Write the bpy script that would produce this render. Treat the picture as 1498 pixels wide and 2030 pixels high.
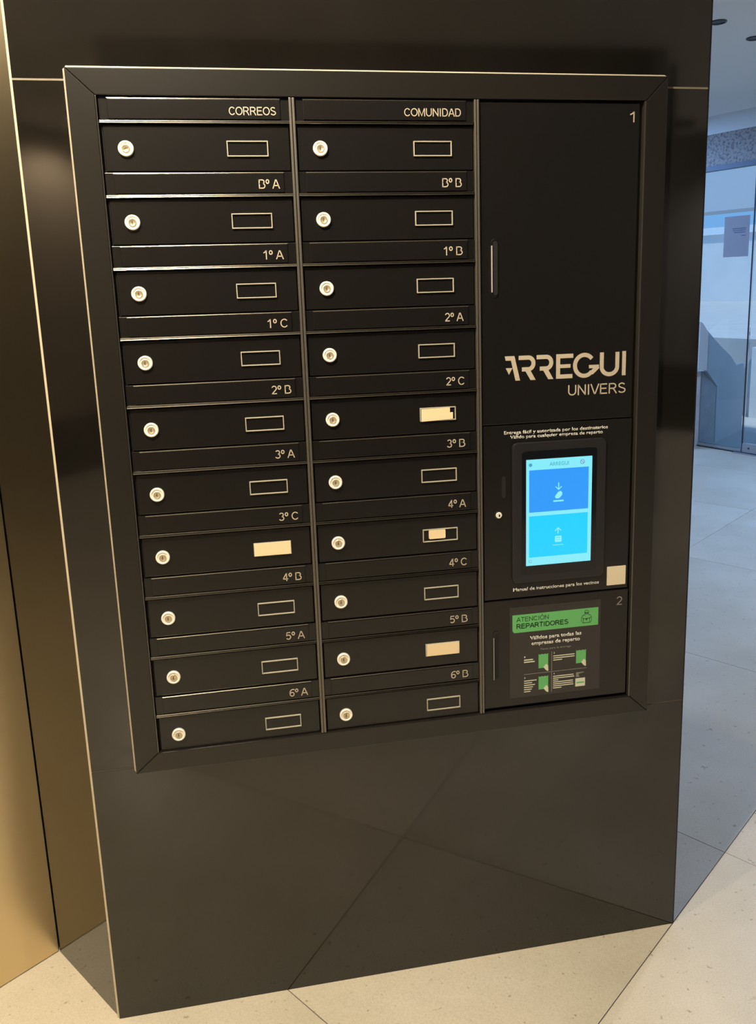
import bpy, bmesh, math, random
from mathutils import Vector, Matrix

for o in list(bpy.data.objects): bpy.data.objects.remove(o, do_unlink=True)
SC = bpy.context.scene
COL = SC.collection
random.seed(7)

# ------------------------------------------------------------------ camera
cd = bpy.data.cameras.new('camera'); cam = bpy.data.objects.new('camera', cd); COL.objects.link(cam)
cam.location = (0.32045, -1.70449, 1.67461)
cam.rotation_euler = (1.3739005, 0.0285255, -0.1769458)
cd.sensor_fit = 'HORIZONTAL'; cd.sensor_width = 36; cd.lens = 36 * 1602.37 / 1498
cd.shift_x = (749 - 794.92) / 1498; cd.shift_y = (886.21 - 1015) / 1498
cd.clip_start = 0.05; cd.clip_end = 300
SC.camera = cam
SC.view_settings.view_transform = 'Standard'; SC.view_settings.look = 'None'
SC.view_settings.exposure = 0.0; SC.view_settings.gamma = 1; SC.view_settings.use_curve_mapping = False

# ------------------------------------------------------------------ sky
w = bpy.data.worlds.new('world'); SC.world = w; w.use_nodes = True
nt = w.node_tree; bg = nt.nodes['Background']
tc = nt.nodes.new('ShaderNodeTexCoord'); sx = nt.nodes.new('ShaderNodeSeparateXYZ'); rp = nt.nodes.new('ShaderNodeValToRGB')
nt.links.new(tc.outputs['Generated'], sx.inputs[0]); nt.links.new(sx.outputs['Z'], rp.inputs[0]); nt.links.new(rp.outputs[0], bg.inputs[0])
rp.color_ramp.elements[0].position = 0.0; rp.color_ramp.elements[0].color = (0.20, 0.45, 0.87, 1)
rp.color_ramp.elements[1].position = 1.0; rp.color_ramp.elements[1].color = (0.17, 0.42, 0.95, 1)
bg.inputs[1].default_value = 1.05

WARM = (1.0, 0.87, 0.66)
NEUT = (1.0, 0.93, 0.86)
# daylight from behind the building, falling on the terrace and its far wall
sd = bpy.data.lights.new('sun', 'SUN'); sd.energy = 3.3; sd.color = (0.86, 0.94, 1.0); sd.angle = math.radians(3)
sun = bpy.data.objects.new('sun', sd); COL.objects.link(sun)
sun.rotation_euler = Vector((0.4067 * .52 - 0.9135 * .26, -0.9135 * .52 - 0.4067 * .26, .80)).to_track_quat('Z', 'Y').to_euler()
# unseen cool fill panels added over the entrance half of the lobby: along and off the glass front, power
FILL_PANELS = [(2.7, -1.4, 68), (5.4, -1.6, 42), (-.9, -1.3, 84)]
# position (x, y), power, colour of every recessed ceiling spot; last pair added as fill
SPOTS = [(-0.12, -1.10, 305, WARM), (-0.42, -0.74, 70, WARM), (4.1, -3.2, 160, WARM), (5.4, -5.3, 380, NEUT), (-1.9, -2.4, 90, WARM), (-1.08, -6.0, 150, WARM), (2.7, 1.2, 55, WARM)]
ZC = 3.15

# ------------------------------------------------------------------ helpers
TH = 0.6533277
E1 = Vector((math.cos(TH), math.sin(TH), 0)); E2 = Vector((math.sin(TH), -math.cos(TH), 0))   # directions of the floor joints
def pq(p, q, z=0): return E1 * p + E2 * q + Vector((0, 0, z))

def tag(o, label=None, cat=None, group=None, kind=None):
    if label: o['label'] = label
    if cat: o['category'] = cat
    if group: o['group'] = group
    if kind: o['kind'] = kind
    return o
def link(name, me, parent=None, loc=None):
    o = bpy.data.objects.new(name, me); COL.objects.link(o)
    if parent is not None: o.parent = parent
    if loc is not None: o.location = loc
    return o
def empty(name, loc, label=None, cat=None, group=None):
    o = link(name, None, None, loc); o.empty_display_size = 0.05
    return tag(o, label, cat, group)
def mesh(bm, name, mat, smooth=False, recalc=True):
    if recalc: bmesh.ops.recalc_face_normals(bm, faces=bm.faces[:])
    me = bpy.data.meshes.new(name); bm.to_mesh(me); bm.free()
    for m in (mat if isinstance(mat, (list, tuple)) else [mat]): me.materials.append(m)
    if smooth: me.shade_smooth()
    return me
def obj(name, bm, mat, parent=None, loc=None, smooth=False):
    return link(name, mesh(bm, name, mat, smooth), parent, loc)
def add_box(bm, x0, x1, y0, y1, z0, z1, bev=0, seg=2, mi=0):
    b = bmesh.new(); bmesh.ops.create_cube(b, size=1)
    for v in b.verts:
        v.co = Vector((x0 + (v.co.x + .5) * (x1 - x0), y0 + (v.co.y + .5) * (y1 - y0), z0 + (v.co.z + .5) * (z1 - z0)))
    if bev: bmesh.ops.bevel(b, geom=b.edges[:], offset=bev, segments=seg, affect='EDGES', profile=.5)
    for f in b.faces: f.material_index = mi; f.smooth = False
    t = bpy.data.meshes.new('t'); b.to_mesh(t); b.free(); bm.from_mesh(t); bpy.data.meshes.remove(t)
    return bm
def box(*a, **k): return add_box(bmesh.new(), *a, **k)
def add_prism(bm, poly, y0, y1, mi=0, bev=0):
    """poly in (x, z), extruded from y0 (front) to y1 (back)"""
    b = bmesh.new()
    f = b.faces.new([b.verts.new((x, y0, z)) for x, z in poly])
    r = bmesh.ops.extrude_face_region(b, geom=[f])
    for v in r['geom']:
        if isinstance(v, bmesh.types.BMVert): v.co.y = y1
    if bev:
        es = [e for e in b.edges if all(abs(v.co.y - y0) < 1e-7 for v in e.verts)]
        bmesh.ops.bevel(b, geom=es, offset=bev, segments=2, affect='EDGES', profile=.5)
    bmesh.ops.recalc_face_normals(b, faces=b.faces[:])
    for f in b.faces: f.material_index = mi
    t = bpy.data.meshes.new('t'); b.to_mesh(t); b.free(); bm.from_mesh(t); bpy.data.meshes.remove(t)
    return bm
def prism(*a, **k): return add_prism(bmesh.new(), *a, **k)
def rrect(x0, x1, z0, z1, r, n=5, corners=(1, 1, 1, 1)):
    P = []
    for (cx, cz, a, c) in ((x1 - r, z1 - r, 0, corners[0]), (x0 + r, z1 - r, 90, corners[1]), (x0 + r, z0 + r, 180, corners[2]), (x1 - r, z0 + r, 270, corners[3])):
        if c:
            for i in range(n + 1):
                t = math.radians(a + 90 * i / n); P.append((cx + r * math.cos(t), cz + r * math.sin(t)))
        else:
            P.append((x0 if a in (90, 180) else x1, z1 if a in (0, 90) else z0))
    return P
def stroke(bm, pts, t, y0, y1, mi=0, closed=False):
    """flat line of thickness t through pts (x, z)"""
    n = len(pts); L, R = [], []
    for i in range(n):
        a = Vector(pts[(i - 1) % n] if (closed or i) else pts[0]); b = Vector(pts[(i + 1) % n] if (closed or i < n - 1) else pts[-1])
        d = b - a
        if d.length < 1e-9: d = Vector((1, 0))
        d.normalize(); nn = Vector((-d.y, d.x)) * t / 2; p = Vector(pts[i])
        L.append(p + nn); R.append(p - nn)
    vs = [[bm.verts.new((q.x, y, q.y)) for q in (L[i], R[i]) for y in (y0, y1)] for i in range(n)]
    for i in range(n if closed else n - 1):
        a, b = vs[i], vs[(i + 1) % n]
        for q in ((a[0], a[2], b[2], b[0]), (a[1], b[1], b[3], a[3]), (a[0], b[0], b[1], a[1]), (a[2], a[3], b[3], b[2])):
            bm.faces.new(q).material_index = mi
    return bm
def lathe(prof, n=32, mi=None, cx=0, cz=0):
    """prof: list of (r, y), turned about the y axis"""
    bm = bmesh.new(); rings = []
    for r, y in prof:
        rings.append([bm.verts.new((cx + r * math.cos(2 * math.pi * k / n), y, cz + r * math.sin(2 * math.pi * k / n))) for k in range(n)] if r > 1e-6 else [bm.verts.new((cx, y, cz))])
    for a, b in zip(rings[:-1], rings[1:]):
        for k in range(n):
            k2 = (k + 1) % n
            f = [a[k % len(a)], a[k2 % len(a)], b[k2 % len(b)], b[k % len(b)]]
            f = list(dict.fromkeys(f))
            if len(f) > 2: bm.faces.new(f)
    return bm

# ------------------------------------------------------------------ materials
def M(name, col, rough=.5, metal=0, spec=.5, ior=1.5, emit=None, es=1, noise=None, bump=None, coat=0):
    m = bpy.data.materials.new(name); m.use_nodes = True; N = m.node_tree; b = N.nodes['Principled BSDF']
    b.inputs['Base Color'].default_value = (*col, 1); b.inputs['Roughness'].default_value = rough
    b.inputs['Metallic'].default_value = metal; b.inputs['IOR'].default_value = ior
    b.inputs['Specular IOR Level'].default_value = spec; b.inputs['Coat Weight'].default_value = coat
    if emit: b.inputs['Emission Color'].default_value = (*emit, 1); b.inputs['Emission Strength'].default_value = es
    if noise:      # (scale, colour2, low, high, detail)
        t = N.nodes.new('ShaderNodeTexCoord'); n = N.nodes.new('ShaderNodeTexNoise'); r = N.nodes.new('ShaderNodeValToRGB')
        n.inputs['Scale'].default_value = noise[0]; n.inputs['Detail'].default_value = noise[4]; n.inputs['Roughness'].default_value = .65
        r.color_ramp.elements[0].position = noise[2]; r.color_ramp.elements[1].position = noise[3]
        r.color_ramp.elements[0].color = (*noise[1], 1); r.color_ramp.elements[1].color = (*col, 1)
        N.links.new(t.outputs['Object'], n.inputs['Vector']); N.links.new(n.outputs['Fac'], r.inputs[0]); N.links.new(r.outputs[0], b.inputs['Base Color'])
    if bump:       # (scale, strength, distance)
        t = N.nodes.new('ShaderNodeTexCoord'); n = N.nodes.new('ShaderNodeTexNoise'); u = N.nodes.new('ShaderNodeBump')
        n.inputs['Scale'].default_value = bump[0]; n.inputs['Detail'].default_value = 3
        u.inputs['Strength'].default_value = bump[1]; u.inputs['Distance'].default_value = bump[2]
        N.links.new(t.outputs['Object'], n.inputs['Vector']); N.links.new(n.outputs['Fac'], u.inputs['Height']); N.links.new(u.outputs[0], b.inputs['Normal'])
    return m
TILE = M('dark_polished_porcelain', (.0090, .0078, .0064), .06, ior=1.66, noise=(5, (.0062, .0052, .0043), .35, .7, 8))
EDGE = M('dark_tile_edge', (.006, .006, .008), .5)
GROUT = M('beige_grout', (.21, .185, .14), .8)
SEAL = M('beige_sealant', (.56, .50, .38), .6)
PAINT = M('black_powder_coat', (.0072, .0064, .0060), .27, spec=.5, bump=(900, .12, .0004))
PAINT2 = M('black_frame_coat', (.0118, .0104, .0086), .29, spec=.5, bump=(900, .12, .0004))
ALU = M('dark_anodised_aluminium', (.16, .15, .13), .28, metal=.85)
LIP = M('brushed_lip', (.125, .114, .094), .26, metal=1.0)
FEDGE = M('bright_flap_edge', (.30, .27, .22), .24, metal=1.0)  # paler metal strip put in for the glint along the flap's top edge
DIV = M('divider_aluminium', (.20, .185, .16), .42, metal=.8)
VOID = M('black_gap', (.004, .004, .004), .8)  # near-black tone stands in for shade in gaps, grips and slot
INK = M('beige_print', (.50, .43, .33), .6)
INKD = M('grey_print', (.22, .21, .20), .6)
INKF = M('faint_print', (.07, .07, .07), .6)
WHITE = M('white_print', (.72, .70, .66), .6)
ZINC = M('pale_nickel', (.95, .90, .80), .38, metal=.15)
ZINC2 = M('brushed_nickel_plug', (.62, .52, .36), .35, metal=.6)
KEYH = M('keyhole_black', (.10, .075, .04), .5)
RIM = M('pale_window_rim', (.42, .39, .31), .4)
CARD = M('cream_card', (.86, .68, .42), .6)
STK = M('cream_sticker', (.75, .66, .47), .5)
GOLD = M('bronze_panel', (.68, .55, .34), .31, metal=1.0, bump=(300, .05, .0005))
BEZEL = M('black_bezel', (.014, .0135, .016), .34)
TABLET = M('black_glass', (.006, .007, .010), .12)
SCR = M('screen_pale', (0, 0, 0), .2, emit=(.25, .84, .95))
SCRB = M('screen_blue', (0, 0, 0), .2, emit=(.035, .33, .96))
SCRC = M('screen_cyan', (0, 0, 0), .2, emit=(.018, .64, 1.0))
SCRI = M('screen_icon', (0, 0, 0), .2, emit=(.28, .88, .98))
SCRD = M('screen_ink', (0, 0, 0), .2, emit=(.07, .38, .55))
GREEN = M('green_print', (.13, .46, .15), .45)
GREEND = M('dark_green_ink', (.01, .06, .015), .5)
FILM = M('dark_film', (.030, .026, .024), .30)
PAPERW = M('ivory_print', (.66, .66, .52), .5)
WALLW = M('grey_plaster', (.20, .19, .185), .8)
WALLB = M('brown_plaster', (.42, .33, .24), .8)
DARKW = M('dark_wall', (.025, .022, .018), .5)
CEIL = M('off_white_ceiling', (.80, .79, .77), .9)
GRAN = M('speckled_granite', (.34, .34, .35), .6, noise=(45, (.13, .13, .14), .38, .52, 8))
FASC = M('pale_fascia', (.78, .84, .88), .6)
STEEL = M('brushed_steel', (.52, .54, .58), .35, metal=.8)
DKST = M('dark_steel', (.05, .06, .08), .4, metal=.4)
CONC = M('cast_concrete', (.62, .60, .60), .8, noise=(9, (.46, .45, .46), .3, .7, 8))
REND = M('white_render', (.74, .75, .76), .8, noise=(1.5, (.66, .68, .70), .3, .7, 6))
REND2 = M('pale_render', (.60, .62, .64), .8)
EXTF = M('pale_paving', (.50, .50, .49), .7, noise=(2, (.44, .44, .44), .3, .7, 6))
BLACK = M('black_metal', (.008, .008, .009), .4)
POSTER = M('lavender_paper', (.56, .55, .60), .7)
_n = POSTER.node_tree; _t = _n.nodes.new('ShaderNodeBsdfTranslucent'); _t.inputs[0].default_value = (.66, .64, .68, 1); _x = _n.nodes.new('ShaderNodeMixShader'); _x.inputs[0].default_value = .6
_o = [n for n in _n.nodes if n.type == 'OUTPUT_MATERIAL'][0]
_n.links.new(_n.nodes['Principled BSDF'].outputs[0], _x.inputs[1]); _n.links.new(_t.outputs[0], _x.inputs[2]); _n.links.new(_x.outputs[0], _o.inputs[0])
POSTI = M('paper_ink', (.10, .12, .22), .7)
FILLM = M('led_diffuser', (.8, .8, .8), .5, emit=(.42, .66, 1.0), es=3)
LENS = M('lamp_lens', (0, 0, 0), .3, emit=(1, .8, .55), es=14)

def floor_mat():
    m = bpy.data.materials.new('beige_porcelain'); m.use_nodes = True; N = m.node_tree; L = N.links; b = N.nodes['Principled BSDF']
    t = N.nodes.new('ShaderNodeTexCoord'); oi = N.nodes.new('ShaderNodeObjectInfo')
    n1 = N.nodes.new('ShaderNodeTexNoise'); n1.inputs['Scale'].default_value = 2.2; n1.inputs['Detail'].default_value = 10; n1.inputs['Roughness'].default_value = .6
    n2 = N.nodes.new('ShaderNodeTexNoise'); n2.inputs['Scale'].default_value = 60; n2.inputs['Detail'].default_value = 4
    n3 = N.nodes.new('ShaderNodeTexNoise'); n3.inputs['Scale'].default_value = 260; n3.inputs['Detail'].default_value = 2
    ad = N.nodes.new('ShaderNodeVectorMath'); ad.operation = 'ADD'
    mu = N.nodes.new('ShaderNodeVectorMath'); mu.operation = 'SCALE'; mu.inputs['Scale'].default_value = 31.0
    L.new(oi.outputs['Random'], mu.inputs[0]); L.new(t.outputs['Object'], ad.inputs[0]); L.new(mu.outputs[0], ad.inputs[1])
    for n in (n1, n2, n3): L.new(ad.outputs[0], n.inputs['Vector'])
    r1 = N.nodes.new('ShaderNodeValToRGB'); r1.color_ramp.elements[0].position = .3; r1.color_ramp.elements[1].position = .7
    r1.color_ramp.elements[0].color = (.52, .47, .36, 1); r1.color_ramp.elements[1].color = (.66, .60, .49, 1)
    r2 = N.nodes.new('ShaderNodeValToRGB'); r2.color_ramp.elements[0].position = .27; r2.color_ramp.elements[1].position = .34
    r2.color_ramp.elements[0].color = (.62, .58, .50, 1); r2.color_ramp.elements[1].color = (1, 1, 1, 1)
    r3 = N.nodes.new('ShaderNodeValToRGB'); r3.color_ramp.elements[0].position = .3; r3.color_ramp.elements[1].position = .6
    r3.color_ramp.elements[0].color = (.88, .87, .85, 1); r3.color_ramp.elements[1].color = (1, 1, 1, 1)
    L.new(n1.outputs['Fac'], r1.inputs[0]); L.new(n2.outputs['Fac'], r2.inputs[0]); L.new(n3.outputs['Fac'], r3.inputs[0])
    def mix(a, c):
        x = N.nodes.new('ShaderNodeMix'); x.data_type = 'RGBA'; x.blend_type = 'MULTIPLY'; x.inputs[0].default_value = 1
        L.new(a, x.inputs[6]); L.new(c, x.inputs[7]); return x.outputs[2]
    L.new(mix(mix(r1.outputs[0], r2.outputs[0]), r3.outputs[0]), b.inputs['Base Color'])
    b.inputs['Roughness'].default_value = .30
    return m
FLOOR = floor_mat()
def glass_mat():
    m = bpy.data.materials.new('pane_glass'); m.use_nodes = True; N = m.node_tree; N.nodes.clear()
    o = N.nodes.new('ShaderNodeOutputMaterial'); mx = N.nodes.new('ShaderNodeMixShader'); t = N.nodes.new('ShaderNodeBsdfTransparent'); g = N.nodes.new('ShaderNodeBsdfGlossy'); f = N.nodes.new('ShaderNodeFresnel')
    t.inputs[0].default_value = (.93, .97, .97, 1); g.inputs['Roughness'].default_value = .02; f.inputs[0].default_value = 1.45
    N.links.new(f.outputs[0], mx.inputs[0]); N.links.new(t.outputs[0], mx.inputs[1]); N.links.new(g.outputs[0], mx.inputs[2]); N.links.new(mx.outputs[0], o.inputs[0])
    return m
GLASS = glass_mat()

# lettering: Blender's built-in font, turned into thin meshes
def text_mesh(s, bold=0.0):
    c = bpy.data.curves.new('t', 'FONT'); c.body = s; c.size = 1; c.offset = bold; c.extrude = 0; c.resolution_u = 3
    o = bpy.data.objects.new('t', c); COL.objects.link(o)
    dg = bpy.context.evaluated_depsgraph_get(); dg.update()
    me = bpy.data.meshes.new_from_object(o.evaluated_get(dg)); bpy.data.objects.remove(o); bpy.data.curves.remove(c)
    return me
_h = text_mesh('H'); CAPH = max(v.co.y for v in _h.vertices)
def A_(cx, cz, rx, rz, a0, a1, n=10): return [(cx + rx * math.cos(math.radians(a0 + (a1 - a0) * i / n)), cz + rz * math.sin(math.radians(a0 + (a1 - a0) * i / n))) for i in range(n + 1)]
# plain single-weight capitals and digits, height 1: (advance width, strokes)
GL = {
 'A': (.94, [[(.05, .0), (.44, .96), (.50, .96), (.89, 0)], [(.17, .33), (.77, .33)]]),
 'B': (.92, [[(.14, 0), (.14, 1)], [(.14, .94), (.50, .94)] + A_(.50, .745, .25, .195, 80, -80, 8) + [(.14, .55)], [(.14, .55), (.53, .55)] + A_(.53, .305, .30, .245, 80, -80, 8) + [(.14, .06)]]),
 'C': (1.0, [A_(.53, .5, .41, .44, 38, 322, 22)]),
 'D': (1.0, [[(.15, 0), (.15, 1)], [(.15, .94), (.48, .94)] + A_(.48, .5, .39, .44, 80, -80, 12) + [(.15, .06)]]),
 'E': (.92, [[(.15, 0), (.15, 1)], [(.15, .94), (.82, .94)], [(.15, .53), (.76, .53)], [(.15, .06), (.84, .06)]]),
 'I': (.40, [[(.20, 0), (.20, 1)]]),
 'M': (1.14, [[(.14, 0), (.14, 1)], [(1.0, 0), (1.0, 1)], [(.17, .97), (.57, .05), (.97, .97)]]),
 'N': (1.0, [[(.14, 0), (.14, 1)], [(.86, 0), (.86, 1)], [(.15, .95), (.85, .05)]]),
 'O': (1.06, [A_(.53, .5, .44, .44, 90, 450, 28)]),
 'P': (.92, [[(.15, 0), (.15, 1)], [(.15, .94), (.52, .94)] + A_(.52, .695, .29, .245, 80, -80, 8) + [(.15, .45)]]),
 'R': (1.0, [[(.15, 0), (.15, 1)], [(.15, .94), (.55, .94)] + A_(.55, .715, .27, .225, 80, -80, 8) + [(.15, .49)], [(.52, .47), (.66, .36), (.90, 0)]]),
 'S': (.92, [A_(.46, .735, .30, .205, 25, 215, 12) + A_(.47, .275, .34, .215, 82, -160, 14)]),
 'T': (.86, [[(.43, 0), (.43, 1)], [(.04, .94), (.82, .94)]]),
 'U': (1.0, [[(.14, 1), (.14, .38)] + A_(.5, .38, .36, .32, 190, 350, 12) + [(.86, .38), (.86, 1)]]),
 'V': (.92, [[(.05, 1), (.43, .05), (.49, .05), (.87, 1)]]),
 '1': (.78, [[(.48, 0), (.48, 1)], [(.16, .72), (.36, .83), (.46, .97)]]),
 '2': (.78, [A_(.38, .69, .27, .26, 165, -35, 12) + [(.12, .07)], [(.07, .06), (.70, .06)]]),
 '3': (.78, [A_(.37, .735, .25, .21, 155, -80, 12), A_(.37, .285, .29, .235, 85, -160, 14)]),
 '4': (.78, [[(.53, 0), (.53, 1)], [(.50, .95), (.08, .30)], [(.06, .27), (.73, .27)]]),
 '5': (.78, [[(.66, .94), (.19, .94), (.12, .50)], A_(.37, .335, .29, .275, 140, -150, 14)]),
 '6': (.78, [A_(.39, .31, .27, .255, 0, 360, 18), A_(.52, .50, .42, .45, 60, 190, 12)]),
 'º': (.50, [A_(.25, .76, .17, .20, 0, 360, 16)]), ' ': (.34, []), "'": (.0, []),
}
def sans(s, x0, x1, z, cap, y, mat, parent, wt=.115, name='lettering', depth=.0004):
    accents = s.count('Ó'); s2 = s.replace('Ó', 'O'); b = bmesh.new(); cx = 0; tot = []
    for ch_ in s2: tot.append(cx); cx += GL[ch_][0]
    L0 = GL[s2[0]][1]; a = min(p[0] for st_ in L0 for p in st_) - wt / 2; e = tot[-1] + max(p[0] for st_ in GL[s2[-1]][1] for p in st_) + wt / 2
    k = (x1 - x0) / (e - a)
    for i, ch_ in enumerate(s2):
        for st_ in GL[ch_][1]:
            st_ = [(x0 + (tot[i] + px - a) * k, z + pz * cap) for px, pz in st_]
            cl = math.hypot(st_[0][0] - st_[-1][0], st_[0][1] - st_[-1][1]) < 1e-5 and len(st_) > 4
            stroke(b, st_[:-1] if cl else st_, wt * cap, y, y + depth, closed=cl)
        if s[i] == 'Ó': stroke(b, [(x0 + (tot[i] + .50 - a) * k, z + 1.10 * cap), (x0 + (tot[i] + .66 - a) * k, z + 1.30 * cap)], wt * cap, y, y + depth)
    return obj(name, b, mat, parent)
def lettering(s, x0, x1, z, cap, y, mat, parent, bold=0.0, name='lettering', depth=.0004):
    me = text_mesh(s, bold)
    xs = [v.co.x for v in me.vertices]; a, b = min(xs), max(xs); k = (x1 - x0) / (b - a)
    bm = bmesh.new(); bm.from_mesh(me); bpy.data.meshes.remove(me)
    for v in bm.verts: v.co = Vector((x0 + (v.co.x - a) * k, y, z + v.co.y * cap / CAPH))
    r = bmesh.ops.extrude_face_region(bm, geom=bm.faces[:])
    for v in r['geom']:
        if isinstance(v, bmesh.types.BMVert): v.co.y = y + depth
    return obj(name, bm, mat, parent)

# ------------------------------------------------------------------ the setting
XL, XR = -0.097, 1.3096                        # front wall edges
CORNER = pq(-0.0788, -0.3650)                  # where the bronze wall meets the return
FX0, FX1, FZ0, FZ1 = 0.0, 1.2038, 0.6374, 2.0899   # mailbox frame outside
IX0, IX1, IZ0, IZ1 = 0.0497, 1.1562, 0.6817, 2.0415 # inside
ZJ1, ZJ2 = 0.6440, 2.0718                      # horizontal tile joints

wf = tag(link('wall_front', mesh(box(XL + .016, XR - .016, .0125, .016, 0, ZC), 'wall_front', GROUT)), kind='structure')
# the backing has an opening for the mailbox bank
wf.data = mesh((lambda b: (add_box(b, XL + .012, XR - .008, .0105, .014, 0, FZ0 + .02), add_box(b, XL + .012, XR - .008, .0105, .014, FZ1 - .02, ZC), add_box(b, XL + .012, FX0 + .02, .0105, .014, FZ0 + .02, FZ1 - .02), add_box(b, FX1 - .02, XR - .008, .0105, .014, FZ0 + .02, FZ1 - .02), b)[-1])(bmesh.new()), 'wall_front', GROUT)
J = .0022
obj('tile', box(XL, XR - .004, 0, .0105, 0, ZJ1 - J), TILE, wf)
b = bmesh.new()
add_box(b, XL, FX0 + .012, 0, .0105, ZJ1 + J, ZJ2 - J); add_box(b, FX1 - .012, XR - .004, 0, .0105, ZJ1 + J, ZJ2 - J); add_box(b, FX0 + .012, FX1 - .012, 0, .0105, ZJ1 + J, FZ0 + .012 + .0005)
obj('tile', b, TILE, wf)
obj('tile', box(XL, XR - .004, 0, .0105, ZJ2 + J, ZC), TILE, wf)
GR2 = M('dark_grout', (.085, .075, .060), .7)  # upper joint paler, lower darker: edge highlight put into the grout tones
obj('joint', box(XL, XR - .004, .0008, .0100, ZJ2 - J, ZJ2 + J), GROUT, wf)
obj('joint', box(XL, XR - .004, .0008, .0100, ZJ1 - J, ZJ1 + J), GR2, wf)
obj('edge_strip', box(XR - .004, XR, 0.001, .0105, 0, ZC), EDGE, wf)  # right tile edge coloured dark to stand for an unlit bevel
# mitred left corner filled with pale sealant, lit by the spots
b = bmesh.new(); add_prism(b, [(0, 0), (0, 0)] if 0 else [(XL - .0045, 0), (XL - .0045, 0.001), (XL, .001), (XL, 0)], 0, .001)
b.free(); b = bmesh.new()
vs = [(XL, 0.0003), (XL - .0055, .0050), (XL, .0100)]
lo = [b.verts.new((x, y, 0)) for x, y in vs]; hi = [b.verts.new((x, y, ZC)) for x, y in vs]
for i in range(3): b.faces.new((lo[i], lo[(i + 1) % 3], hi[(i + 1) % 3], hi[i]))
b.faces.new(lo); b.faces.new(hi)
obj('corner_bead', b, SEAL, wf)

def wall_slab(name, a, c, thick, z0, z1, mat, parent=None, kind='structure'):
    """vertical slab whose visible face runs from a to c; thickness goes to the left of a->c"""
    a = Vector((a[0], a[1], 0)); c = Vector((c[0], c[1], 0)); d = (c - a).normalized(); n = Vector((-d.y, d.x, 0)) * thick
    bm = bmesh.new(); lo = [bm.verts.new(p + Vector((0, 0, z0))) for p in (a, c, c + n, a + n)]; hi = [bm.verts.new(p + Vector((0, 0, z1))) for p in (a, c, c + n, a + n)]
    bm.faces.new(lo); bm.faces.new(hi)
    for i in range(4): bm.faces.new((lo[i], lo[(i + 1) % 4], hi[(i + 1) % 4], hi[i]))
    o = obj(name, bm, mat, parent)
    return tag(o, kind=kind) if kind and parent is None else o
# return face between the bronze wall and the front wall
ret = wall_slab('wall_return', CORNER, pq(-.0788, -.0600), .02, 0, ZC, GROUT)
ret.data = wall_slab('x', CORNER + E1 * .011, pq(-.0788, -.0600) + E1 * .011, .01, 0, ZC, GROUT).data
bpy.data.objects.remove(bpy.data.objects['x'])
wall_slab('tile', CORNER - Vector((0, 0, 0)) + E2 * .002, Vector((XL - .004, .0085, 0)), .0105, 0, ZC, TILE, ret)
# bronze clad wall to the left
wl = wall_slab('wall_left', pq(-4.95, -.383), pq(-.06, -.383), .2, 0, ZC, DARKW)
for k in range(4):
    p1 = -.0812 - k * 1.22; wall_slab('panel', pq(p1 - 1.215, -.365), pq(p1, -.365), .0175, 0.003, ZC, GOLD, wl)
# right flank of the block, hidden from here, and the room around
bm = bmesh.new(); s0 = Vector((XR - .003, .0145, 0)); P = [s0, s0 - E2 * 3.75, s0 - E2 * 3.75 - Vector((.25, 0, 0)), s0 - Vector((.25, 0, 0))]
lo = [bm.verts.new(p) for p in P]; hi = [bm.verts.new(p + Vector((0, 0, ZC))) for p in P]; bm.faces.new(lo); bm.faces.new(hi)
for i in range(4): bm.faces.new((lo[i], lo[(i + 1) % 4], hi[(i + 1) % 4], hi[i]))
tag(obj('wall_side', bm, DARKW), kind='structure')
wall_slab('wall_far', pq(.75, -4.0), pq(6.75, -4.0), .2, 0, ZC, WALLW)
wall_slab('wall_entry', pq(-4.95, 8.95), pq(-4.95, -.60), .2, 0, ZC, WALLB)
we = bpy.data.objects['wall_entry']; wall_slab('wainscot', pq(-4.93, 8.1), pq(-4.93, -.62), .02, 0.001, .55, DARKW, we)
wb = wall_slab('wall_back', pq(8.0, 8.15), pq(-4.9, 8.15), .2, 0, ZC, WALLW)
wall_slab('wainscot', pq(7.9, 8.13), pq(-4.9, 8.13), .02, 0.001, .74, DARKW, wb)
tag(obj('wall_column', box(2.30, 3.00, -1.60, -1.14, 0, ZC), DARKW), kind='structure')  # unseen column added to darken the bronze wall's reflection
# free-standing dark core behind the camera, added to darken the wall's reflections
wp = tag(obj('wall_core', box(-.5, 2.98, -4.15, -3.60, 0, ZC), DARKW), kind='structure')
obj('pilaster', box(2.981, 3.085, -4.15, -3.60, 0, ZC), WALLW, wp)

# ceiling
c = [pq(-5.1, 9.1), pq(9.5, 9.1), pq(7.2, -4.2), pq(-5.1, -4.2)]
GA = Vector((4.6469, 5.7304, 0)); ga = math.radians(-66); GD = Vector((math.cos(ga), math.sin(ga), 0)); GN = Vector((-GD.y, GD.x, 0))   # glass front: origin, direction, outward
def gp(along, off=0, z=0): return GA + GD * along + GN * off + Vector((0, 0, z))
G0, G1 = -2.30, 3.2
c = [pq(-5.1, 9.1), gp(10.9, .1), gp(-2.5, .1), pq(-5.1, -4.2)]
bm = bmesh.new(); lo = [bm.verts.new((p.x, p.y, ZC)) for p in c]; hi = [bm.verts.new((p.x, p.y, ZC + .2)) for p in c]
bm.faces.new(lo); bm.faces.new(hi)
for i in range(4): bm.faces.new((lo[i], lo[(i + 1) % 4], hi[(i + 1) % 4], hi[i]))
ceiling = tag(obj('ceiling', bm, CEIL), kind='structure')

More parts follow.
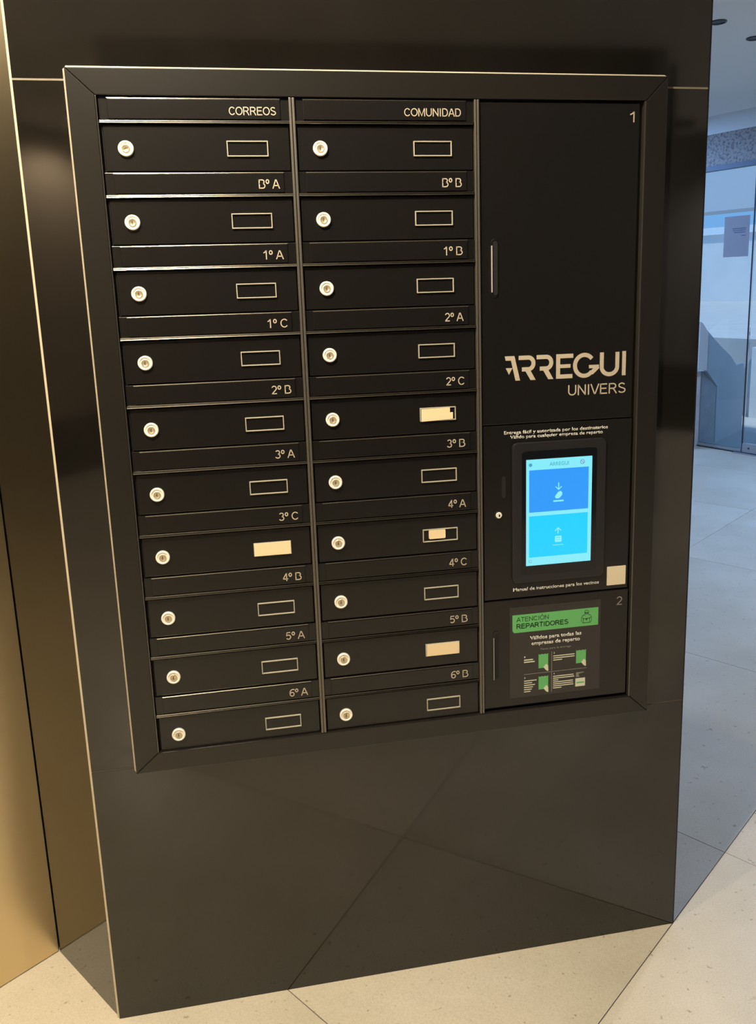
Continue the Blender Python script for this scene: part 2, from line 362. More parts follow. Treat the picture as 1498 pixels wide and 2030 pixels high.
# floor: slab of grout with a tile for every field of the joint grid
bm = bmesh.new(); lo = [bm.verts.new((p.x, p.y, -.10)) for p in c]; hi = [bm.verts.new((p.x, p.y, -.0025)) for p in c]
bm.faces.new(lo); bm.faces.new(hi)
for i in range(4): bm.faces.new((lo[i], lo[(i + 1) % 4], hi[(i + 1) % 4], hi[i]))
GROUTF = M('floor_grout', (.12, .10, .08), .9)
floor = tag(obj('floor', bm, GROUTF), kind='structure')
PJ = [-5.02, -4.52, -3.32, -2.12, -.923, .2353, 1.3956, 2.597, 3.850, 5.10, 6.3, 7.5, 8.7]
QJ = [-4.03, -2.86, -1.65, -.437, .794, 1.994, 3.194, 4.394, 5.594, 6.794, 7.994, 9.0]
fr = Matrix((( E1.x, E2.x, 0), (E1.y, E2.y, 0), (0, 0, 1)))
for i in range(len(PJ) - 1):
    for j in range(len(QJ) - 1):
        p0, p1, q0, q1 = PJ[i], PJ[i + 1], QJ[j], QJ[j + 1]
        h = [pq(p0 + .0012, q0 + .0012), pq(p1 - .0012, q0 + .0012), pq(p1 - .0012, q1 - .0012), pq(p0 + .0012, q1 - .0012)]
        # clip at the glass front and behind the bronze wall
        def clip(poly, f):
            out = []
            for k in range(len(poly)):
                a, b2 = poly[k], poly[(k + 1) % len(poly)]; fa, fb = f(a), f(b2)
                if fa >= 0: out.append(a)
                if fa * fb < 0: out.append(a.lerp(b2, fa / (fa - fb)))
            return out
        h = clip(h, lambda v: -((v - GA).dot(GN) + .03))
        if len(h) < 3: continue
        if p1 < -.08 and q1 < -.4: continue
        cx = sum(h, Vector()) / len(h)
        bm = bmesh.new(); lo = [bm.verts.new(v - cx + Vector((0, 0, -.002))) for v in h]; hi = [bm.verts.new(v - cx) for v in h]
        bm.faces.new(lo); bm.faces.new(hi)
        for k in range(len(h)): bm.faces.new((lo[k], lo[(k + 1) % len(h)], hi[(k + 1) % len(h)], hi[k]))
        obj('tile', bm, FLOOR, floor, cx)

# ------------------------------------------------------------------ glass front and what lies outside
def gbox(name, a0, a1, o0, o1, z0, z1, mat, parent=None, bev=0):
    bm = box(a0, a1, -o1, -o0, z0, z1, bev=bev)
    R = Matrix((( GD.x, -GN.x, 0), (GD.y, -GN.y, 0), (0, 0, 1)))
    for v in bm.verts: v.co = R @ v.co + GA
    bmesh.ops.recalc_face_normals(bm, faces=bm.faces[:])
    return obj(name, bm, mat, parent)
def gprism(name, P, off0, off1, mat, parent=None):
    """polygon P of (along, z) standing parallel to the glass front, between two offsets"""
    bm = bmesh.new(); a = [bm.verts.new(gp(x, off0, z)) for x, z in P]; b2 = [bm.verts.new(gp(x, off1, z)) for x, z in P]
    bm.faces.new(a); bm.faces.new(b2); n = len(P)
    for i in range(n): bm.faces.new((a[i], a[(i + 1) % n], b2[(i + 1) % n], b2[i]))
    return obj(name, bm, mat, parent)
wg = tag(gbox('wall_glass', G0, 10.9, -.02, .30, 2.985, ZC, FASC), kind='structure')
gbox('granite_lintel', G0, 10.9, -.012, .30, 2.70, 2.985, GRAN, wg)
gbox('trim', G0, 10.9, -.015, .05, 2.655, 2.70, M('blue_grey_trim', (.12, .17, .26), .5), wg)
w3 = tag(gbox('window_3', 3.32, 10.9, 0, .012, .035, 2.655, GLASS), kind='structure')  # unseen extra glazing, added to let more daylight into the lobby
w1 = tag(gbox('window_1', G0, .515, 0, .012, .035, 2.655, GLASS), kind='structure')
gbox('bottom_channel', G0, .512, -.012, .022, 0, .035, STEEL, w1)
gbox('gasket', G0, .50, -.020, -.012, 0, .008, DKST, w1)
gbox('edge_gasket', .512, .520, -.001, .013, .035, 2.655, DKST, w1)
d1 = tag(gbox('door_1', .532, 1.55, 0, .012, .10, 2.655, GLASS), kind='structure')
gbox('bottom_rail', .532, 1.55, -.016, .028, .012, .095, STEEL, d1)
gbox('threshold_strip', .46, 1.6, -.07, -.03, 0, .006, STEEL, d1)
for a in (.60, .72):
    bm = bmesh.new(); bmesh.ops.create_cone(bm, segments=12, radius1=.009, radius2=.009, depth=.004, cap_ends=True)
    bm.transform(Matrix.Rotation(math.pi / 2, 4, 'X')); o = obj('screw', bm, DKST, d1, gp(a, -.018, .055)); o.rotation_euler.z = ga
w2 = tag(gbox('window_2', 1.565, 3.3, 0, .012, .035, 2.655, GLASS), kind='structure')
# notice taped to the pane
pn = tag(gbox('paper_notice', .216, .478, -.003, -.0015, 1.852, 2.222, POSTER), 'lavender sheet of paper taped to the glass pane', 'notice')
for (x0, x1, z) in ((.30, .445, 2.105), (.305, .44, 2.088), (.32, .44, 2.070), (.40, .44, 2.040)):
    gbox('print_line', x0, x1, -.0034, -.003, z, z + .007, POSTI, pn)

# outside
gbox('ground_outside', -9, 14, .02, 2.0, -.12, -.004, EXTF)
tag(bpy.data.objects['ground_outside'], kind='structure')
tag(gbox('terrace', -14, 22, 2.0, 15.2, -.1, .925, EXTF), kind='structure')
tag(gbox('wall_terrace', -14, 22, 15.2, 15.5, .925, 2.92, REND), kind='structure')
cp = gbox('coping', -14, 22, 15.12, 15.55, 2.92, 3.13, FASC, bpy.data.objects['wall_terrace'])
can = empty('apartment_building', gp(2, 26, 0), 'pale building raised on posts beyond the white terrace wall', 'building')
o = gbox('upper_storeys', -44, 22, 20.5, 22.0, 4.08, 9.5, REND2); o.parent = can; o.location = -can.location
for a in (-9, -2, 9, 16):
    o = gbox('post', a, a + .4, 21, 21.4, 0, 4.08, REND2); o.parent = can; o.location = -can.location
tag(gbox('street', -30, 40, 15.5, 60, -.1, -.001, EXTF), kind='structure')
def vslab(name, P0, P1, pts, thick, mat, label=None, cat=None, kind=None):
    d = (Vector(P1) - Vector(P0)); d.z = 0; d.normalize(); n = Vector((-d.y, d.x, 0)) * thick
    P0 = Vector(P0); bm = bmesh.new(); a = [bm.verts.new(P0 + d * x + Vector((0, 0, z))) for x, z in pts]; b2 = [bm.verts.new(P0 + d * x + n + Vector((0, 0, z))) for x, z in pts]
    bm.faces.new(a); bm.faces.new(b2); k = len(pts)
    for i in range(k): bm.faces.new((a[i], a[(i + 1) % k], b2[(i + 1) % k], b2[i]))
    return tag(obj(name, bm, mat), label, cat, None, kind)
B0, B1, B2 = (4.6607, 5.7049 + .0, 0), (4.8943 + .01, 5.8173, 0), (5.5467, 6.3389, 0)
st = empty('outdoor_stair', (4.89, 5.82, 0), 'grey concrete cheek and pale side panel of a stair just outside the glass', 'stair')
ck = vslab('cheek', (4.675, 5.712, 0), B1, [(-.30, -.004), (.245, -.004), (.245, .567), (.045, .749), (-.30, .762)], .25, CONC)
sp_ = vslab('side_panel', (4.8943 + .022, 5.8173 + .012, 0), B2, [(.0, -.004), (.82, -.004), (.80, .741), (.545, .737), (.36, .854), (.03, .989), (-.34, 1.164), (-.46, 1.240), (-.52, 1.255), (-.52, .80), (-.31, .768), (-.002, .580)], .03, REND2)
for o in (ck, sp_): o.parent = st; o.location = -st.location
o = gprism('low_parapet', [(-.62, -.004), (2.2, -.004), (2.2, 1.13), (.12, .90), (.12, .83), (-.3, .84), (-.62, .84)], 1.86, 2.0, REND)
tag(o, 'white low parapet beside the ramp at the terrace edge', 'parapet')
rl = empty('ramp_rail', gp(.9, 1.78, .0), 'dark sloping handrail in front of the white parapet outside', 'handrail')
bm = bmesh.new()
def bar(bm, a, c, r, n=8):
    a = Vector(a); c = Vector(c); d = (c - a); L = d.length; q = d.to_track_quat('Z', 'Y').to_matrix().to_4x4()
    t = bmesh.new(); bmesh.ops.create_cone(t, segments=n, radius1=r, radius2=r, depth=L, cap_ends=True)
    t.transform(Matrix.Translation((a + c) / 2) @ q); me = bpy.data.meshes.new('t'); t.to_mesh(me); t.free(); bm.from_mesh(me); bpy.data.meshes.remove(me)
bar(bm, gp(.26, 1.80, .69), gp(2.2, 1.80, 1.12), .022)
o = obj('rail', bm, DKST); o.parent = rl; o.location = -rl.location
for a in (1.2, 2.1):
    bm = bmesh.new(); bar(bm, gp(a, 1.80, -.004), gp(a, 1.80, .69 + (a - .26) * .2216), .016)
    o = obj('post', bm, DKST); o.parent = rl; o.location = -rl.location

# ------------------------------------------------------------------ mailbox bank: frame and dividers
YF = -.0185
fr_ = empty('mailbox_surround', (0, 0, FZ0), 'black metal surround frame with mitred corners around the whole mailbox bank', 'frame')
def fchild(name, bm, mat, sm=False):
    o = obj(name, bm, mat, fr_); o.location = (0, 0, -FZ0)
    if sm: o.data.shade_smooth()
    return o
g = .0004
fchild('frame_rail', prism([(FX0, FZ1), (FX1, FZ1), (IX1 - g, IZ1), (IX0 + g, IZ1)][::-1], YF, -.0005, bev=.0015), PAINT2)
fchild('frame_rail', prism([(FX0, FZ0), (FX1, FZ0), (IX1 - g, IZ0), (IX0 + g, IZ0)], YF, -.0005, bev=.0015), PAINT2)
fchild('frame_rail', prism([(FX0, FZ0 + .0006), (IX0, IZ0 + .0006), (IX0, IZ1 - .0006), (FX0, FZ1 - .0006)], YF, -.0005, bev=.0015), PAINT2)
fchild('frame_rail', prism([(FX1, FZ0 + .0006), (IX1, IZ0 + .0006), (IX1, IZ1 - .0006), (FX1, FZ1 - .0006)], YF, -.0005, bev=.0015), PAINT2)
fchild('back_plate', box(IX0 + .0005, IX1 - .0005, -.0035, -.002, IZ0 + .0005, IZ1 - .0005), VOID)
# inner edge beads of the frame
fchild('edge_bead', box(IX0 + .0002, IX0 + .0022, YF - .0008, -.004, IZ0 + .001, IZ1 - .001, bev=.0006), ALU)
fchild('edge_bead', box(IX1 - .0035, IX1 - .0002, YF - .0008, -.004, IZ0 + .001, IZ1 - .001, bev=.0008), ALU)
# pale sealant fillets where the frame meets the tiles
def fillet(p0, p1, out):
    s = .0062; f = -.0135; b = bmesh.new(); V = []
    for p in (p0, p1):
        V.append([b.verts.new((p[0], f, p[1])), b.verts.new((p[0] + out[0] * s, -.0006, p[1] + out[1] * s)), b.verts.new((p[0], -.0006, p[1]))])
    for i in range(3): b.faces.new((V[0][i], V[0][(i + 1) % 3], V[1][(i + 1) % 3], V[1][i]))
    b.faces.new(V[0]); b.faces.new(V[1]); return b
fchild('sealant_bead', fillet((FX0, FZ0), (FX0, FZ1), (-1, 0)), SEAL)
fchild('sealant_bead', fillet((FX1, FZ0), (FX1, FZ1), (1, 0)), SEAL)
fchild('sealant_bead', fillet((FX0, FZ1), (FX1, FZ1), (0, 1)), SEAL)
fchild('sealant_bead', fillet((FX0, FZ0), (FX1, FZ0), (0, -1)), SEAL)
for x0, x1 in ((.4094, .4207), (.7826, .7929)):
    b = bmesh.new(); m = (x0 + x1) / 2
    add_box(b, x0, m - .0006, -.0185, -.004, IZ0 + .001, IZ1 - .001, bev=.0012, seg=3); add_box(b, m + .0006, x1, -.0185, -.004, IZ0 + .001, IZ1 - .001, bev=.0012, seg=3)
    add_box(b, m - .0006, m + .0006, -.013, -.004, IZ0 + .001, IZ1 - .001)
    fchild('divider', b, DIV)

# ------------------------------------------------------------------ mailboxes
PITCH = .1365; ZS0 = 1.99545
ROWS = [['CORREOS', 'Bº A', '1º A', '1º C', '2º B', '3º A', '3º C', '4º B', '5º A', '6º A'],
        ['COMUNIDAD', 'Bº B', '1º B', '2º A', '2º C', '3º B', '4º A', '4º C', '5º B', '6º B']]
COLX = [(.0535, .4090, .0967, (.2857, .3655), .3840, (.0694, .3927)), (.4212, .7822, .4676, (.6562, .7357), .7553, (.437, .766))]
CARDS = {(0, 6): 'full', (1, 4): 'notched', (1, 6): 'small', (1, 8): 'full'}
CTXT = {'full': 'cream', 'notched': 'cream', 'small': 'half cream'}
ORD = ['topmost', 'second from top', 'third from top', 'fourth from top', 'fifth from top', 'fifth from bottom', 'fourth from bottom', 'third from bottom', 'second from bottom', 'bottommost']
cache = {}
def cm(key, fn, mat, smooth=False):
    if key not in cache: cache[key] = mesh(fn(), key[0], mat, smooth)
    return cache[key]
def lip(x0, x1):
    P = [(-.0040, .0026), (-.0150, .0026), (-.0163, .0017), (-.0168, .0004), (-.0154, .0000), (-.0168, -.0010), (-.0176, -.0028), (-.0168, -.0034), (-.0040, -.0034)]
    b = bmesh.new(); a = [b.verts.new((x0, y, z)) for y, z in P]; c = [b.verts.new((x1, y, z)) for y, z in P]
    b.faces.new(a); b.faces.new(c); n = len(P)
    for i in range(n): b.faces.new((a[i], a[(i + 1) % n], c[(i + 1) % n], c[i]))
    return b
def flap_edge(x0, x1):
    P = [(-.0122, .0434), (-.0138, .0434), (-.0147, .0427), (-.0151, .0417), (-.0144, .0412), (-.0122, .0412)]
    b = bmesh.new(); a = [b.verts.new((x0, y, z)) for y, z in P]; c = [b.verts.new((x1, y, z)) for y, z in P]
    b.faces.new(a); b.faces.new(c); n = len(P)
    for i in range(n): b.faces.new((a[i], a[(i + 1) % n], c[(i + 1) % n], c[i]))
    return b
def holder(x0, x1):
    b = bmesh.new(); z1, z0, t, f = -.0345, -.0640, .0022, -.0145
    add_box(b, x0, x1, f, -.0106, z1 - t, z1, bev=.0006); add_box(b, x0, x1, f, -.0106, z0, z0 + t, bev=.0006)
    add_box(b, x0, x0 + t, f, -.0106, z0 + .001, z1 - .001, bev=.0006); add_box(b, x1 - t, x1, f, -.0106, z0 + .001, z1 - .001, bev=.0006)
    return b
for ci, (x0, x1, xl, (wx0, wx1), tr, (fx0, fx1)) in enumerate(COLX):
    for ri in range(10):
        name = ROWS[ci][ri]; zs = ZS0 - PITCH * ri
        side = 'left' if ci == 0 else 'right'
        extra = CTXT.get(CARDS.get((ci, ri)), 'empty')
        root = empty('mailbox', (0, 0, zs), 'black mailbox %s in the %s column, flap marked %s, window %s' % (ORD[ri], side, name, extra), 'mailbox', 'mailboxes in the two columns of the bank')
        def ch(n, key, fn, mat, smooth=False, parent=root): return link(n, cm((n,) + key, fn, mat, smooth), parent)
        W = (ci,)
        top = .0435
        ch('flap_plate', W, lambda: box(x0, x1, -.0122, -.0040, .0028, top, bev=.0006), PAINT)
        fl = ch('flap', W, lambda: box(fx0, fx1, -.0146, -.0122, .0045, .0416, bev=.0011, seg=3), PAINT)
        ch('flap_edge', W, lambda: flap_edge(fx0, fx1), FEDGE, False, fl)
        ch('lip', W, lambda: lip(x0, x1), LIP)
        zb = -.0905 if ri < 9 else -.0842
        dr = ch('door', (ci, ri == 9), lambda: box(x0 + .003, x1 - .002, -.0108, -.0040, zb, -.0060, bev=.0014, seg=3), PAINT)
        if ri == 0: ww = .0898 if ci == 0 else .1166; sans(name, tr - ww, tr, .0123, .0154, -.0150, INK, fl)
        else:
            ww = .041; sans(name, tr - ww, tr, .0117, .0178, -.0150, INK, fl)
        lk = ch('lock', W, lambda: lathe([(0, -.0106), (.0147, -.0106), (.0147, -.0150), (.0140, -.0163), (.0128, -.0168), (.0112, -.0166), (.0104, -.0158), (.0100, -.0148), (.0092, -.0146), (.0088, -.0152), (.0078, -.0156), (0, -.0156)]), ZINC, True)
        lk.location = (xl, 0, -.0490)
        lk.data.shade_smooth()
        pg = ch('lock_plug', (ci, 'p'), lambda: lathe([(.0076, -.0150), (.0076, -.0166), (.0066, -.0172), (.0060, -.0166), (0, -.0164)], 24), ZINC2, True, lk)
        kw = ch('keyhole', (), lambda: add_box(box(-.0007, .0007, -.0169, -.0160, -.0040, .0040), -.0016, .0006, -.0168, -.0160, -.0012, .0012), KEYH, False, lk)
        kw.rotation_euler.y = 0 if ri or ci else 1.2
        hd = ch('name_window', W, lambda: holder(wx0, wx1), RIM)
        ch('window_pane', W, lambda: box(wx0 + .002, wx1 - .002, -.0114, -.0107, -.0620, -.0365), PAINT, False, hd)
        cd_ = CARDS.get((ci, ri))
        if cd_:
            zt, zbm = -.0352, -.0632
            if cd_ == 'full': P = [(wx0 + (.001 if ci == 0 else .0025), zbm), (wx1 - .001, zbm), (wx1 - .001, zt), (wx0 + (.001 if ci == 0 else .0025), zt)]
            elif cd_ == 'notched': P = [(wx0 + .003, zbm - .001), (wx1 - .007, zbm + .002), (wx1 - .007, zbm + .016), (wx1 - .0135, zbm + .016), (wx1 - .0135, zt - .001), (wx0 + .003, zt - .002)]
            else: P = rrect(.6698, .7073, 1.1196 - zs, 1.1397 - zs, .0025, 4)
            obj('name_card', prism(P, -.0150, -.0114), CARD, hd)

# ------------------------------------------------------------------ parcel lockers and the control unit
LX0, LX1 = .7955, 1.1442
def handle(parent, x0, x1, z0, z1, hl):
    r = (x1 - x0) / 2
    h = obj('handle', prism(rrect(x0, x1, z0, z1, r * .98, 6), -.0142, -.0122, bev=.0008), PAINT, parent)
    obj('grip_recess', prism(rrect(x0 + .004, x1 - .002, z0 + .005, z1 - .005, r * .6, 6), -.0144, -.0140), VOID, h)  # flat black patch for the shade inside the grip
    b = bmesh.new(); add_box(b, x0 - .0002, x0 + .0022, -.0176, -.0138, z0 + hl[0], z1 - hl[1], bev=.0009, seg=3)
    obj('pull_edge', b, hl[2], h)
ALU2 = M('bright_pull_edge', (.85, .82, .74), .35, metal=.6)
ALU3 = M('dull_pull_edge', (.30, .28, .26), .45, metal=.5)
l1 = empty('parcel_locker', (0, 0, 1.3685), 'tall black parcel locker door numbered 1 with the pale brand lettering', 'parcel locker', 'parcel lockers in the right column')
def at(root, name, bm, mat, sub=None, sm=False):
    o = obj(name, bm, mat, root if sub is None else sub); o.location = (0, 0, -root.location.z) if sub is None else (0, 0, 0)
    if sm: o.data.shade_smooth()
    return o
D1 = at(l1, 'door', box(LX0, LX1, -.0125, -.0040, 1.3685, 2.0365, bev=.0012), PAINT)
handle(D1, .8172, .8330, 1.6445, 1.7660, (.0105, .014, ALU2))
sans('1', 1.1212, 1.1330, 1.9990, .0212, -.0128, INK, D1)
sans('UNIVERS', .9926, 1.1283, 1.4245, .0235, -.0128, INK, D1)
# the wordmark, letter by letter
U = .2808 / 997; LH = .0540; LZ = 1.4640; LX = .8465; yl = -.0128
def lp(u, v): return (LX + u * U, LZ + v * LH - (u / 997) * .001)
def poly(P): return prism([lp(*p) for p in P], yl, yl + .0004)
def arc(cu, cv, ru, rv, a0, a1, n=16): return [(cu + ru * math.cos(math.radians(a0 + (a1 - a0) * i / n)), cv + rv * math.sin(math.radians(a0 + (a1 - a0) * i / n))) for i in range(n + 1)]
def letter(bms): 
    b = bmesh.new()
    for i_, x in enumerate(bms):
        for v_ in x.verts: v_.co.y -= i_ * .00005
        me = bpy.data.meshes.new('t'); x.to_mesh(me); x.free(); b.from_mesh(me); bpy.data.meshes.remove(me)
    return obj('logo_letter', b, INK, D1)
def ln(P, t=.0092, closed=False): return stroke(bmesh.new(), [lp(*p) for p in P], t, yl, yl + .0004, closed=closed)
letter([poly([(0, 1), (78, 1), (124, 0), (86, 0), (50, .82), (8, .82)]), poly([(8, .52), (62, .52), (34, .25)])])
for s in (112, 257):
    b1 = ln([(s, .915), (s + 78, .915)] + arc(s + 80, .68, 40, .235, 84, -84, 12) + [(s + 78, .445), (s + 26, .445)])
    letter([b1, poly([(s + 46, .44), (s + 90, .44), (s + 138, 0), (s + 96, 0)])])
letter([poly([(417, 0), (450, 0), (450, 1), (417, 1)]), poly([(450, .83), (557, .83), (557, 1), (450, 1)]), poly([(450, .43), (535, .43), (535, .58), (450, .58)]), poly([(450, 0), (552, 0), (552, .17), (450, .17)])])
letter([ln(arc(650, .5, 78, .43, 38, 322, 26)), ln([(688, .44), (772, .44)], .0075), ln([(765, .44), (708, .17)], .0095)])
letter([ln([(795, 1), (795, .40)] + arc(860, .40, 65, .31, 180, 360, 16) + [(925, .40), (925, 1)])])
letter([poly([(966, .02), (997, .02), (997, 1.02), (966, 1.02)])])

cu = empty('control_unit', (0, 0, .9605), 'black parcel control panel with a lit blue touchscreen between the two lockers', 'control panel')
PN = at(cu, 'panel', box(LX0 + .0015, LX1 + .0015, -.0125, -.0040, .9605, 1.3655, bev=.0010), PAINT)
t1 = lettering('Entrega fácil y autorizada por los destinatarios', .8447, 1.0883, 1.3455, .0072, -.0128, WHITE, PN, bold=.015)
lettering('Válido para cualquier empresa de reparto', .8586, 1.0764, 1.3350, .0072, -.0128, WHITE, PN, bold=.015)
lettering('Manual de instrucciones para los vecinos', .8651, 1.0742, .9765, .0076, -.0128, WHITE, PN, bold=.015)
BZ = at(cu, 'bezel', prism(rrect(.8618, 1.0825, .9978, 1.3255, .012, 6), -.0195, -.0125, bev=.0020), BEZEL)
TB = at(cu, 'tablet', prism(rrect(.8830, 1.0608, 1.0170, 1.3060, .008, 5), -.0202, -.0190, bev=.0004), TABLET)
SN = at(cu, 'screen', box(.8930, 1.0488, -.0206, -.0203, 1.0382, 1.2864), SCR)
obj('screen_tile', box(.9000, 1.0406, -.0208, -.0206, 1.1642, 1.2620), SCRB, SN)
obj('screen_tile', box(.9000, 1.0400, -.0208, -.0206, 1.0578, 1.1553), SCRC, SN)
ys = -.0210
def arrow(cx, z0, z1, up):
    b = bmesh.new(); stroke(b, [(cx, z0), (cx, z1)], .0022, ys, ys + .0002)
    tip, s = (z1, -1) if up else (z0, 1)
    stroke(b, [(cx - .0072, tip + s * .0072), (cx, tip), (cx + .0072, tip + s * .0072)], .0022, ys, ys + .0002)
    return b
b = arrow(.9695, 1.2135, 1.2300, False)
for P in ([(.9625, 1.2010), (.9690, 1.2085), (.9745, 1.2100), (.9780, 1.2065), (.9780, 1.2010), (.9740, 1.1960), (.9700, 1.1930), (.9640, 1.1930), (.9605, 1.1960)],):
    add_prism(b, P, ys, ys + .0002)
add_box(b, .9570, .9815, ys, ys + .0002, 1.1855, 1.1890)
obj('screen_icon', b, SCRI, SN)
b = arrow(.9690, 1.1100, 1.1240, True)
add_prism(b, rrect(.9615, .9775, 1.0900, 1.1045, .002, 3), ys, ys + .0002); add_box(b, .9560, .9820, ys, ys + .0002, 1.0825, 1.0838)
obj('screen_icon', b, SCRI, SN)
b = bmesh.new(); add_box(b, .9645, .9745, ys - .0002, ys, 1.0998, 1.1010); add_box(b, .9640, .9750, ys - .0002, ys, 1.0950, 1.0956)
obj('screen_icon', b, SCRC, SN)
lettering('ARREGUI', .9475, .9930, 1.2695, .0085, -.0208, SCRD, SN, name='screen_text', depth=.0002)
b = bmesh.new(); add_prism(b, arc(.9030, 1.2740, .0042, .0042, 0, 345, 8), -.0208, -.0206)
obj('screen_icon', b, SCRD, SN)
SCRR = M('screen_red', (0, 0, 0), .2, emit=(.25, .12, .45))
b = bmesh.new(); stroke(b, arc(1.0255, 1.2745, .0048, .0048, 0, 345, 16), .0011, -.0208, -.0206, closed=True); stroke(b, [(1.0222, 1.2775), (1.0288, 1.2715)], .0011, -.0208, -.0206)
obj('screen_icon', b, SCRR, SN)
b = bmesh.new(); stroke(b, [(.9020, 1.0520), (.8995, 1.0505), (.9005, 1.0470), (.9040, 1.0455), (.9060, 1.0475)], .0010, -.0208, -.0206)
stroke(b, [(.9035, 1.0520), (.9060, 1.0505), (.9062, 1.0490)], .0008, -.0208, -.0206)
obj('screen_icon', b, SCRD, SN)
o = at(cu, 'lock', lathe([(.0098, -.0125), (.0098, -.0140), (.0090, -.0146), (.0078, -.0144), (.0074, -.0138), (0, -.0138)], 24, cx=.8311, cz=1.1622), BEZEL, sm=True)
obj('lock_plug', lathe([(.0070, -.0136), (.0070, -.0156), (.0058, -.0164), (.0044, -.0158), (0, -.0156)], 20, cx=.8311, cz=1.1622), ZINC, o)
obj('keyhole', box(.8304, .8335, -.0166, -.0150, 1.1590, 1.1640), BLACK, o)
obj('slot', prism(rrect(.8385, .8480, 1.2010, 1.2508, .0045, 5), -.0128, -.0124), VOID, PN)
o = at(cu, 'blank_sticker', prism(rrect(1.0936, 1.1403, .9694, 1.0157, .0012, 3), -.0129, -.0124), STK)
o['label'] = 'blank cream square sticker'

l2 = empty('parcel_locker', (0, 0, .6895), 'low black parcel locker door numbered 2 with a green delivery notice on it', 'parcel locker', 'parcel lockers in the right column')
D2 = at(l2, 'door', box(LX0 - .001, LX1 + .004, -.0125, -.0040, .6895, .9565, bev=.0012), PAINT)
handle(D2, .8160, .8310, .7600, .8840, (.003, .016, ALU3))
sans('2', 1.1185, 1.1345, .9178, .0212, -.0128, INKD, D2)
NT = at(l2, 'notice', box(.8562, 1.0800, -.0131, -.0125, .7095, .9370), FILM)
NT['label'] = 'dark film notice with a green banner and delivery steps'
yn = -.0134; yt = -.0137
BN = obj('banner', prism(rrect(.8628, 1.0739, .8740, .9180, .007, 5, (0, 0, 1, 0)), yn, -.0131), GREEN, NT)
sans('ATENCIÓN', .8723, .9508, .9010, .0110, yt, GREEND, NT, wt=.12)
sans('REPARTIDORES', .8723, .9995, .8840, .0116, yt, GREEND, NT, wt=.19)
lettering('Válidos para todas las', .9054, 1.0325, .8535, .0085, yt, WHITE, NT, bold=.02)
lettering('empresas de reparto', .9092, 1.0290, .8395, .0085, yt, WHITE, NT, bold=.02)
lettering('Pasos para la entrega', .9315, 1.0065, .8252, .0045, yt, INKD, NT)
b = bmesh.new(); cx = 1.0445       # courier holding a box
stroke(b, arc(cx, .9085, .0048, .0050, 0, 345, 12), .0010, yt, yn, closed=True); stroke(b, [(cx - .0052, .9068), (cx + .0052, .9068)], .0018, yt, yn)
stroke(b, [(cx - .0035, .9030), (cx - .0095, .9005), (cx - .0125, .8960), (cx - .0060, .8925), (cx + .0060, .8925), (cx + .0125, .8960), (cx + .0095, .9005), (cx + .0035, .9030)], .0012, yt, yn)
stroke(b, [(cx - .0080, .8925), (cx - .0080, .8820), (cx + .0080, .8820), (cx + .0080, .8925)], .0012, yt, yn); stroke(b, [(cx, .8925), (cx, .8880)], .0030, yt, yn)
stroke(b, [(cx - .0125, .8950), (cx - .0130, .8870), (cx - .0085, .8815)], .0008, yt, yn); stroke(b, [(cx + .0125, .8950), (cx + .0130, .8870), (cx + .0085, .8815)], .0008, yt, yn)
obj('courier_icon', b, GREEND, NT)
b = bmesh.new(); add_box(b, .9586, .9600, yt, yn, .7695, .8175); add_box(b, .9586, .9600, yt, yn, .7150, .7650); add_box(b, .8908, 1.0470, yt, yn, .7664, .7676)
obj('divider_lines', b, INKD, NT)
def figure(x0, x1, z0, z1):
    n = 3; P = [(x0, z0), (x1, z0), (x1, z1)]
    wv = (x1 - x0) / 6
    for k in range(5, 0, -1): P.append((x0 + wv * k, z1 - (.0018 if k % 2 else 0)))
    P.append((x0, z1)); obj('step_picture', prism(P, yt, yn), GREEN, NT)
    hx = x1 - .0095; obj('hand_drawing', prism([(hx - .002, z0 + .002), (hx + .002, z0 - .004), (hx + .007, z0 - .0085), (x1 + .0005, z0 - .0085), (x1, z0 + .005), (x1 - .003, z0 + .008), (x1 - .0055, z0 + .009), (hx + .001, z0 + .0055)], yt - .0003, yt), PAPERW, NT)
figure(.9267, .9504, .7790, .8148); figure(1.0200, 1.0446, .7810, .8145); figure(.9270, .9508, .7245, .7583)
obj('step_picture', box(1.0190, 1.0434, yt, yn, .7212, .7421), PAPERW, NT); obj('step_picture', box(1.0215, 1.0405, yt - .0003, yt, .7295, .7328), GREEN, NT)
obj('step_picture', prism([(1.0205, .7455), (1.0300, .7455), (1.0270, .7500), (1.0270, .7540), (1.0400, .7560), (1.0400, .7575), (1.0205, .7575)], yt, yn), INKD, NT)
b = bmesh.new()
def rows(x0, z, ws, dz=.0046, h=.0022):
    for i, wd in enumerate(ws):
        if wd: add_box(b, x0, x0 + wd, yt, yn, z - i * dz, z - i * dz + h)
rows(.8910, .8020, [.022, .026], .0055, .0028)
rows(.8910, .7490, [.031, .020, .027, .022, .019, .016], .0055)
rows(.9630, .8050, [.053, .053, .022], .0052)
rows(.9630, .7530, [.051, .053, .013, .050, .050, .051, .021], .0050)
obj('print_lines', b, PAPERW, NT)['kind'] = 'stuff'
for s, x, z in (('1', .8915, .8090), ('2', .9640, .8120), ('3', .8915, .7560), ('4', .9640, .7590)):
    lettering(s, x, x + .0025, z, .0040, yt, WHITE, NT)

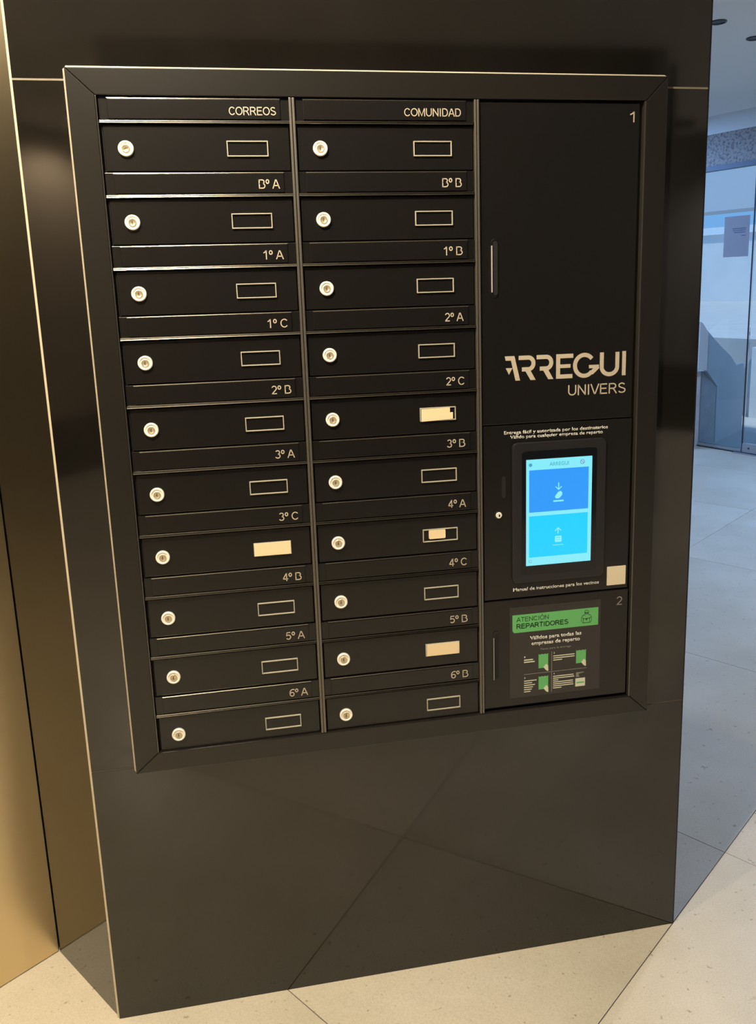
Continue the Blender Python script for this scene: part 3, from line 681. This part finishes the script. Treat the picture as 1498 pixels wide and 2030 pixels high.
# ------------------------------------------------------------------ recessed ceiling lamps and other fittings above
def downlight(x, y, power, colr, label, lit=True):
    r = empty('downlight', (x, y, ZC), label, 'ceiling light', 'recessed ceiling spotlights')
    o = obj('trim_ring', lathe([(.050, -.0005), (.050, -.006), (.040, -.008), (.036, -.004), (.036, -.0005)], 28), ALU2 if lit else DKST, r, smooth=True); o.rotation_euler.x = -math.pi / 2; 
    o2 = obj('lens', lathe([(.0355, -.0010), (.034, -.0030), (0, -.0035)], 24), LENS if lit else BLACK, r); o2.rotation_euler.x = -math.pi / 2
    for q in (o, o2): q.rotation_euler.x = math.pi / 2
    if lit:
        ld = bpy.data.lights.new('spot', 'SPOT'); ld.energy = power; ld.color = colr; ld.spot_size = math.radians(150); ld.spot_blend = .6; ld.shadow_soft_size = .03
        l = bpy.data.objects.new('spot', ld); COL.objects.link(l); l.parent = r; l.location = (0, 0, -.03)
NM = ['nearest the mailbox wall', 'close to the bronze wall', 'in the middle of the lobby', 'at the back of the lobby', 'at the left of the lobby', 'washing the brown entry wall', 'beyond the wall edge towards the entrance']
for i, (x, y, pw, cc) in enumerate(SPOTS): downlight(x, y, pw, cc, 'lit recessed warm ceiling spotlight ' + NM[i])
downlight(3.1146, 3.0498, 0, WARM, 'dark recessed ceiling spotlight beside the wall edge', False)
downlight(3.5367, 3.3342, 0, WARM, 'dark recessed ceiling spotlight nearer the glass door', False)
for i, (a, o_, pw) in enumerate(FILL_PANELS):
    p = gp(a, o_, ZC); r = empty('ceiling_panel', p, 'square white LED ceiling panel, %s along the entrance side of the lobby' % ['first', 'second', 'one behind the wall edge', 'innermost'][i], 'ceiling light', 'LED panels in the ceiling'); r.rotation_euler.z = ga
    obj('frame', add_box(add_box(add_box(box(-.31, .31, -.31, -.295, -.012, -.001), -.31, .31, .295, .31, -.012, -.001), -.31, -.295, -.295, .295, -.012, -.001), .295, .31, -.295, .295, -.012, -.001), FASC, r)
    obj('diffuser', box(-.294, .294, -.294, .294, -.008, -.002), FILLM, r)
    ld = bpy.data.lights.new('panel', 'AREA'); ld.shape = 'SQUARE'; ld.size = .58; ld.energy = pw; ld.color = (.31, .53, 1.0)  # added fill light, cools and brightens the floor and ceiling
    l = bpy.data.objects.new('panel', ld); COL.objects.link(l); l.parent = r; l.location = (0, 0, -.02)
cc = empty('security_camera', (3.32, -3.95, ZC), 'black security camera hanging from the ceiling on a post behind the photographer', 'camera')
obj('post', box(-.022, .022, -.022, .022, -.62, 0, bev=.004), BLACK, cc)
b = bmesh.new(); bar(b, (0, 0, -.38), (.11, -.02, -.38), .018); obj('arm', b, BLACK, cc)
b = bmesh.new(); bar(b, (.06, -.02, -.40), (.18, -.03, -.39), .034, 16); obj('housing', b, BLACK, cc)
ip = empty('wall_intercom', pq(.14, 8.128, 1.05), 'narrow black intercom box on the grey back wall', 'intercom')
b = box(-.045, .045, -.16, .24, -.015, .0); b.transform(Matrix.Rotation(math.pi / 2, 4, 'X')); o = obj('casing', b, BLACK, ip); o.rotation_euler.z = TH + math.pi
b = box(-.025, .025, .10, .18, .0001, .004); b.transform(Matrix.Rotation(math.pi / 2, 4, 'X')); o = obj('speaker_grille', b, DKST, ip); o.rotation_euler.z = TH + math.pi
